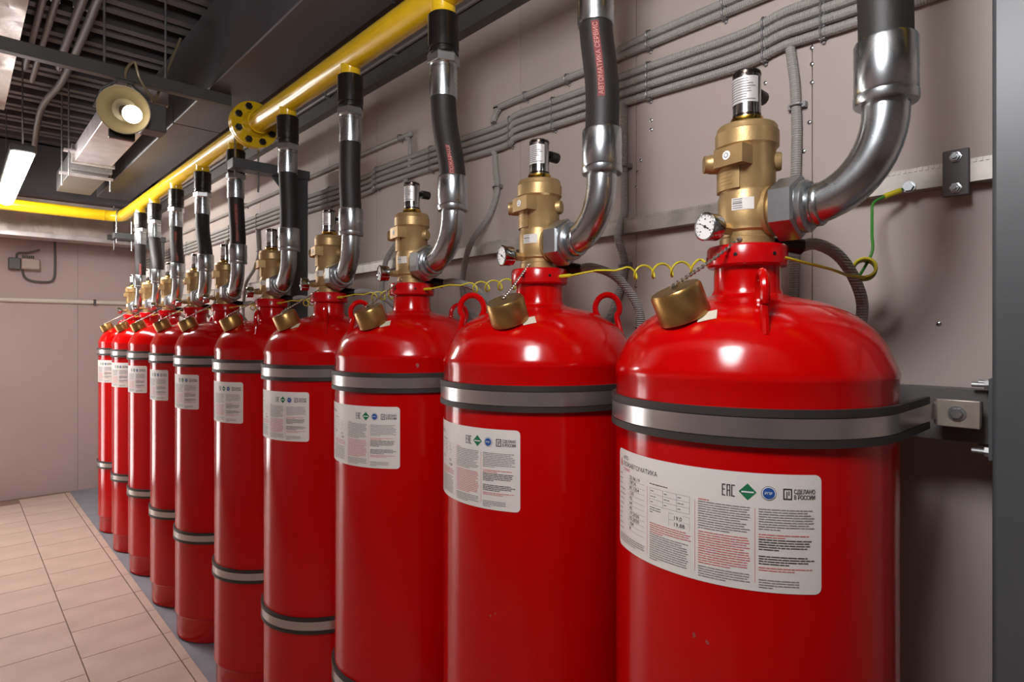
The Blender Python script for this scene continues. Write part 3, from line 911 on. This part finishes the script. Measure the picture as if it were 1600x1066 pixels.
# vertical drops, one behind each cylinder
clipv = MB()
clipv.box(-.002, .012, -.019, -.0105, -.006, .006); clipv.box(-.002, .012, .0105, .019, -.006, .006)
clipv.tube([(-.002, -.0115, 0), (-.0125, -.009, 0), (-.0135, 0, 0), (-.0125, .009, 0), (-.002, .0115, 0)], .0025, 6)
clipv_me = clipv.mesh('clip', 'zinc_matte')
for k in range(10):
    yd = [.545, .993, 1.534, 2.08, 2.62, 3.21, 3.71, 4.28, 4.80, 5.33][k]
    t = thing('conduit_drop', 'grey flexible conduit dropping down the wall behind the %s cylinder%s' % (ORD[k], '' if k in (0, 9) else ' from the camera'), 'conduit', (0, 0, 0), 'conduit drops down the wall')
    if k in (0,):
        p = [(CONX, yd, Z(.63)), (CONX, yd - .01, Z(.55)), (CONX, yd - .014, Z(.45)), (CONX, yd - .012, Z(.34)), (CONX, yd - .01, Z(.2)), (CONX, yd, Z(-.1))]
    elif k == 1:
        p = [(CONX, yd, Z(.63)), (CONX, yd, Z(.5)), (CONX, yd - .002, Z(.35)), (CONX - .02, yd - .004, Z(.30)), (CONX - .032, yd - .004, Z(.26)), (CONX, yd - .002, Z(.2)), (CONX, yd + .01, Z(.13)), (CONX - .01, yd + .05, Z(.03)), (CONX - .03, yd + .1, Z(-.03))]
    else:
        p = [(CONX, yd, Z(.63)), (CONX, yd - .01, Z(.55)), (CONX, yd - .015, Z(.48)), (CONX - .01, yd + .02, Z(.40)), (CONX - .04, yd + .08, Z(.31)), (CONX - .04, yd + .12, Z(.2)), (CONX - .05, yd + .1, Z(.12)), (CONX - .06, yd + .04, Z(.06)), (CONX - .03, yd + .0, Z(.02)), (CONX - .02, yd - .03, Z(-.06))]
    MB().tube(spline(p, 6), .0105, 10).build('tube', 'conduit_flex', t)
    for hh in ((.46, .19) if k == 1 else (.50,)):
        inst(clipv_me, 'clip', t, (CONX, yd - (.014 if k != 1 else .002), Z(hh)))
    p = [(1.064, CY[k] - .065, Z(.150)), (1.10, CY[k] - .077, Z(.157)), (1.16, CY[k] - .092, Z(.142)), (1.21, CY[k] - .102, Z(.105)), (1.25, CY[k] - .105, Z(.055)), (1.275, CY[k] - .09, Z(.0)), (1.31, CY[k] - .06, Z(-.08))]
    tt = thing('sensor_conduit', 'grey flexible conduit looping from the valve of the %s cylinder%s' % (ORD[k], '' if k in (0, 9) else ' from the camera'), 'conduit', (0, 0, 0), 'conduit loops at the valves')
    MB().tube(spline(p, 6), .0105, 10).build('tube', 'conduit_flex', tt)
# earth wires
def earth(k0, k1):
    """coiled wire from the collar of the farther cylinder k1 to the collar of the nearer one k0"""
    ya, yb = CY[k1] - .066, CY[k0] + .060
    t = thing('earth_wire', 'thin yellow green wire strung between the %s and %s cylinders%s' % (ORD[k0], ORD[k1], '' if k1 == 9 else ' from the camera'), 'wire', (0, 0, 0), 'earth wires between the cylinders')
    pts = [(1.0, ya, Z(.130)), (1.002, ya - .03, Z(.130)), (1.02, ya - .09, Z(.138)), (1.03, ya - .13, Z(.135))]
    ys, ye = ya - .15, yb + .05
    turns = 4
    for i in range(turns * 8 + 1):
        a = 2 * PI * i / 8
        pts.append((1.045 + .017 * math.sin(a), ys + (ye - ys) * i / (turns * 8) , Z(.128) + .014 * math.cos(a)))
    pts += [(1.035, yb + .02, Z(.122)), (1.02, yb, Z(.126))]
    MB().tube(spline(pts, 2), .0023, 6).build('strand', 'wire_yellow', t)
    MB().cyl((1.0, ya + .004, Z(.130)), (1.002, ya - .028, Z(.130)), .0042, 8).build('lug_sleeve', 'wire_yellow', t)
for k in range(9): earth(k, k + 1)
t = thing('earth_wire', 'yellow green coiled wire from the nearest cylinder up to the wall channel', 'wire')
ya = CY[0] - .064
p = [(1.0, ya, Z(.126)), (1.03, ya - .01, Z(.122)), (1.10, ya - .035, Z(.112)), (1.16, ya - .045, Z(.104)), (1.185, ya - .055, Z(.103))]
cdir = Vector((-.93, -.3, .12)).normalized()
e1 = cdir.cross(Vector((0, 0, 1))).normalized(); e2 = e1.cross(cdir)
cc = Vector((1.205, ya - .058, Z(.121)))
for i in range(30):
    a = -PI/2 + 2 * PI * i / 10
    p.append(cc - cdir * (i * .0011) + (e1 * -math.cos(a) + e2 * math.sin(a)) * .018)
coil = [cc - cdir * (i * .0011 + .004) + (e1 * -math.cos(-PI/2 + 2*PI*i/10) + e2 * math.sin(-PI/2 + 2*PI*i/10)) * .0182 for i in range(26)]
MB().tube(spline(coil, 3), .0028, 7).build('green_strand', 'wire_green', t)
p2 = [p[-1], (1.235, .3525, Z(.148)), (1.255, .3575, Z(.185)), (1.278, .364, Z(.228)), (1.286, .365, Z(.248)), (1.295, .358, Z(.258)), (1.312, .342, Z(.268)), (1.324, .318, Z(.279))]
MB().tube(spline(p, 3), .0026, 7).build('strand', 'wire_yellow', t)
MB().tube(spline(p2, 5), .0027, 7).build('green_strand', 'wire_green', t)
MB().cyl((1.303, .350, Z(.2635)), (1.319, .328, Z(.2735)), .0055, 10).build('lug_sleeve', 'wire_yellow', t)

# grey channel with cable under the ceiling along the wall
t = thing('wall_channel', 'dark grey channel along the top of the wall behind the yellow pipe', 'channel', (SX - .02, 0, Z(1.112)))
MB().box(-.02, .02, -2.5, FAR_Y, -.035, .040).build('channel', 'strut_paint', t, smooth=False)
MB().tube([(-.032, -2.5, .034), (-.032, FAR_Y, .034)], .009, 10).build('cable', 'conduit_ceiling', t)
for y in (.9, 1.5, 2.1, 2.7, 3.3):
    MB().box(-.044, -.020, y - .004, y + .004, .018, .046).build('cable_clip', 'zinc_matte', t, smooth=False)

# ------------------------------------------------------------------ things under the ceiling
t = thing('air_duct', 'large dark grey painted duct under the ceiling beside the yellow pipe', 'duct', (.97, 0, Z(1.12)))
segs = [(-2.8, -.4), (-.4, 1.75), (1.75, 3.55), (3.55, 5.9)]
for a, b in segs:
    MB().box(-.118, .118, a + .0015, b - .0015, 0, .38).build('duct_section', 'duct_paint', t, bevel=.006)
for a, b in segs[1:]:
    MB().box(-.1195, .1195, a - .003, a + .003, -.0015, .38).build('duct_seam', 'duct_paint', t, smooth=False)
t = thing('ceiling_strut', 'dark grey channel crossing under the ceiling with the floodlight on it', 'rail', (0, 2.96, Z(1.092)))
MB().box(-2.4, .95, -.02, .02, -.026, .026).build('channel', 'strut_paint', t, bevel=.002)
for x in (-.9, .455, .68):
    MB().cyl((x, 0, .026), (x, 0, .50), .005, 8).build('hanger_rod', 'zinc_matte', t)
# floodlight
FX, FY, FZ = .525, 2.96, Z(.945)
t = thing('floodlight', 'round floodlight with a glowing bulb hanging from the ceiling channel', 'lamp', (FX, FY, FZ))
ld = Vector((-.20, -.93, -.30)).normalized()
lm = axis_m((0, 0, 0), ld)
rf = MB().lathe([(.03, -.085), (.05, -.075), (.072, -.04), (.088, .01), (.094, .030), (.0965, .030), (.0965, .036), (.093, .036), (.091, .030), (.085, .010), (.069, -.038), (.047, -.070), (.0, -.075)], 40, 0, lm)
rf.build('reflector', 'reflector', t)
MB().lathe([(.018, -.07), (.02, -.03), (.016, -.02)], 16, 0, lm).build('lamp_socket', 'dark_ring', t)
bu = lm @ Matrix.Translation((0, 0, 0))
off = Vector((.731, -.682, 0)) * .034 + Vector((0, 0, -.018))
MB().lathe([(.001, -.050), (.014, -.042), (.028, -.022), (.037, .004), (.035, .022), (.024, .036), (.001, .042)], 24, 0, Matrix.Translation(off - ld * .005) @ lm).build('bulb', 'bulb', t)
MB().box(.075, .165, .02, .12, -.055, .065).build('driver_box', 'lamp_housing', t, bevel=.006)
fb = MB()
fb.tube([(-.02, .0, .12), (-.075, .03, .08), (-.1, .04, .0)], .006, 8); fb.tube([(.02, .0, .12), (.09, .03, .08), (.1, .04, .03)], .006, 8)
fb.box(-.03, .03, -.015, .03, .112, .124)
fb.build('bracket', 'lamp_housing', t)
MB().box(-.045, .05, .05, .08, -.108, -.07).build('lamp_vent', 'black_plastic', t, bevel=.003)
MB().tube(spline([(.02, .02, .09), (.0, -.03, .15), (.03, -.035, .20), (.05, -.03, .14), (.10, .0, .08), (.13, .06, .10), (.20, .1, .30), (.24, .1, .42)], 6), .006, 8).build('cable', 'reflector', t)
t = thing('air_duct', 'dark grey box added to darken the top of the far wall above the foil duct', 'duct', (-.2, 6.3, Z(1.125)))  # added dark box: darkens the far wall above the foil duct, no known duct
MB().box(-2.2, 1.5, -.12, .45, 0, .42).build('duct_section', 'duct_paint', t, bevel=.006)
MB().box(-2.2, 1.5, -.125, -.118, .0, .03).build('duct_seam', 'duct_paint', t, smooth=False)
# galvanised duct
t = thing('cable_duct', 'light galvanised box duct hanging under the ceiling behind the floodlight', 'duct', (.66, 0, Z(1.10)))
MB().box(-.10, .10, 3.25, 4.72, 0, .10).build('duct_section', 'galvanised', t, bevel=.004)
MB().box(-.105, .105, 4.80, 5.55, -.04, .10).build('duct_section', 'rail_paint', t, bevel=.004)
MB().box(-.115, .115, 4.66, 4.69, -.012, .105).build('flange_strip', 'strut_metal', t, smooth=False)
MB().box(-.115, .115, 4.75, 4.79, -.030, .105).build('flange_strip', 'zinc_matte', t, smooth=False)
MB().box(-.16, .135, 4.84, 4.87, -.055, -.040).build('hanger_bar', 'galvanised', t, smooth=False)
MB().box(-.16, -.10, 4.60, 4.66, .045, .055).build('side_bracket', 'galvanised', t, smooth=False)
for x, a in ((-.145, -.13), (.12, -.13)):
    MB().cyl((x, 4.855, a), (x, 4.855, .50), .005, 8).build('hanger_rod', 'zinc_matte', t)
MB().cyl((-.135, 4.62, -.11), (-.135, 4.62, .50), .005, 8).build('hanger_rod', 'zinc_matte', t)
# conduits under the ceiling
cl = [('leftmost of the grey conduits running under the ceiling ribs', [(.292, -1, 1.5), (.292, 3.4, 1.5), (.292, 4.3, 1.49)], .014),
      ('second grey conduit from the left under the ceiling ribs', [(.336, -1, 1.5), (.336, 3.4, 1.5), (.336, 4.5, 1.49)], .014),
      ('thick grey conduit with a bend under the ceiling ribs, third from the left', [(.46, -1, 1.5), (.46, 2.55, 1.5), (.455, 2.75, 1.5), (.425, 3.05, 1.5), (.425, 3.9, 1.5), (.43, 4.15, 1.48)], .019),
      ('thick grey conduit with a bend, beside the floodlight hanger, fourth from left', [(.525, -1, 1.5), (.525, 2.55, 1.5), (.52, 2.75, 1.5), (.475, 3.1, 1.5), (.475, 3.6, 1.5), (.47, 4.4, 1.5), (.42, 5.0, 1.48), (.42, 5.5, 1.3)], .019)]
for lb_, p, rr in cl:
    t = thing('ceiling_conduit', lb_, 'conduit', (0, 0, 0), 'conduits under the ceiling')
    MB().tube(spline([(a, b, Z(c)) for a, b, c in p], 6), rr, 12).build('tube', 'conduit_ceiling', t)
    for y in (1.2, 2.4, 3.4):
        xx = min(p, key=lambda q: abs(q[1] - y))[0]
        MB().box(xx - rr - .004, xx + rr + .004, y - .01, y + .01, Z(1.5) + rr * .6, Z(1.56)).build('saddle', 'zinc_matte', t, smooth=False)
t = thing('ceiling_cable', 'thin dark cable hung across the ceiling ribs', 'cable')
MB().tube(spline([(-.6, 2.75, Z(1.46)), (.2, 2.70, Z(1.465)), (.55, 2.66, Z(1.45)), (.85, 2.62, Z(1.46))], 6), .006, 8).build('strand', 'black_plastic', t)
# foil ducts
def foil_box(m, x0, x1, y0, y1, z0, z1, nx, ny, nz, amp, seed):
    rnd = random.Random(seed)
    def grid(o, du, dv, nu, nv):
        vs = []
        for i in range(nu + 1):
            for j in range(nv + 1):
                p = Vector(o) + Vector(du) * (i / nu) + Vector(dv) * (j / nv)
                if 0 < i < nu and 0 < j < nv: p += Vector((rnd.uniform(-1, 1), rnd.uniform(-1, 1), rnd.uniform(-1, 1))) * amp
                vs.append(p)
        m.add(vs, [(i*(nv+1)+j, (i+1)*(nv+1)+j, (i+1)*(nv+1)+j+1, i*(nv+1)+j+1) for i in range(nu) for j in range(nv)])
    X, Y, Zz = x1 - x0, y1 - y0, z1 - z0
    grid((x0, y0, z0), (0, Y, 0), (X, 0, 0), ny, nx); grid((x0, y0, z1), (X, 0, 0), (0, Y, 0), nx, ny)
    grid((x0, y0, z0), (X, 0, 0), (0, 0, Zz), nx, nz); grid((x1, y1, z0), (-X, 0, 0), (0, 0, Zz), nx, nz)
    grid((x0, y1, z0), (0, -Y, 0), (0, 0, Zz), ny, nz); grid((x1, y0, z0), (0, Y, 0), (0, 0, Zz), ny, nz)
t = thing('foil_duct', 'crinkled foil wrapped duct at the top left corner of the ceiling', 'duct', (0, 0, 0))
m = MB(); foil_box(m, -.35, .197, -1.5, 4.2, Z(1.2), Z(1.5), 12, 110, 7, .011, 3)
m.build('foil_wrap', 'foil', t, smooth=True, angle=25)
for y in (.8, 2.2, 3.3):
    MB().box(-.355, .200, y, y + .03, Z(1.193), Z(1.505)).build('tape_band', 'galvanised', t, smooth=False)
t = thing('foil_duct', 'long foil wrapped duct across the far wall under the yellow pipe', 'duct', (0, 0, 0))
m = MB(); foil_box(m, -2.4, 1.30, 6.30, 6.78, Z(.835), Z(1.12), 80, 10, 8, .006, 4)
m.build('foil_wrap', 'foil', t, smooth=True, angle=80)
MB().box(-2.4, 1.30, 6.27, 6.31, Z(.80), Z(.835)).build('support_angle', 'galvanised', t, smooth=False)
MB().box(.98, 1.33, 6.22, 6.26, Z(.83), Z(.87)).build('hanger_bar', 'strut_paint', t, smooth=False)
for x in (-.6, 1.03):
    MB().cyl((x, 6.24, Z(.74)), (x, 6.24, Z(1.6)), .006, 8).build('hanger_rod', 'zinc_matte', t)
# far wall fittings
t = thing('far_conduit', 'pale conduit running across the far wall at valve height', 'conduit', (0, FAR_Y - .016, Z(.300)))
MB().tube([(-.48, 0, 0), (1.33, 0, 0)], .020, 12).build('tube', 'white_plastic', t)
for x in (.97, .1, -.4):
    MB().box(x - .01, x + .01, -.022, .014, -.026, .026).build('clip', 'strut_paint', t, smooth=False)
t = thing('junction_box', 'small box with a dark lamp and looped cable on the far wall', 'box', (.46, FAR_Y, Z(.62)))
MB().box(-.03, .10, -.09, 0, -.05, .045).build('housing', 'box_plastic', t, bevel=.01)
MB().box(-.115, -.032, -.075, 0, -.055, .045).build('relay', 'lamp_housing', t, bevel=.006)
m = MB(); m.tube(spline([(-.06, -.05, .045), (-.05, -.05, .09), (.02, -.05, .10), (.10, -.05, .13)], 5), .008, 8)
for x in (-.01, .02, .05): m.cyl((x, -.045, .044), (x, -.045, .075), .012, 10)
m.build('cable_glands', 'lamp_housing', t)
MB().tube(spline([(-.02, -.03, -.05), (.0, -.03, -.12), (.06, -.03, -.15), (.16, -.03, -.15), (.20, -.03, -.12), (.21, -.03, -.03), (.21, -.03, .25)], 5), .009, 8).build('cable', 'lamp_housing', t)

# ------------------------------------------------------------------ fluorescent lights
def tube_light(x, y0, y1, h, matname, label, rods=True):
    t = thing('fluorescent_light', label, 'lamp', (x, (y0 + y1) / 2, Z(h)), 'hanging fluorescent lights')
    L = (y1 - y0) / 2
    pr_ = []
    for i in range(13):
        a = PI + PI * i / 12
        pr_.append((.047 * math.cos(a), .012 + .047 * math.sin(a) * 1.1))
    m = MB(); n_ = len(pr_)
    m.add([(a, -L, b) for a, b in pr_] + [(a, L, b) for a, b in pr_], [(i, i+1, n_+i+1, n_+i)[::-1] for i in range(n_ - 1)] + [tuple(range(n_)), tuple(range(2*n_-1, n_-1, -1))])
    m.build('diffuser', matname, t)
    MB().box(-.056, .056, -L - .01, L + .01, .012, .055).build('housing', 'lamp_housing', t, bevel=.01)
    if rods:
        for y in (-L + .05, L - .05):
            MB().cyl((0, y, .055), (0, y, 1.56 - h + .02), .004, 8).build('hanger_rod', 'zinc', t)
tube_light(.27, 4.10, 5.55, .955, 'diffuser_far', 'bright hanging fluorescent light at the left edge of the picture')
t = thing('globe_lamp', 'round opal globe lamp hanging above the aisle, over the camera', 'lamp', (.0, .27, Z(.86)))
GR = .19
MB().lathe([(GR * math.sin(PI * i / 24) if i else .002, -GR * math.cos(PI * i / 24)) for i in range(22)], 40).build('globe', 'diffuser', t)
MB().lathe([(.075, .172), (.085, .176), (.085, .20), (.06, .215), (.03, .225)], 28).build('lamp_cap', 'lamp_housing', t)
MB().cyl((0, 0, .22), (0, 0, .70), .008, 10).build('hanger_rod', 'zinc', t)
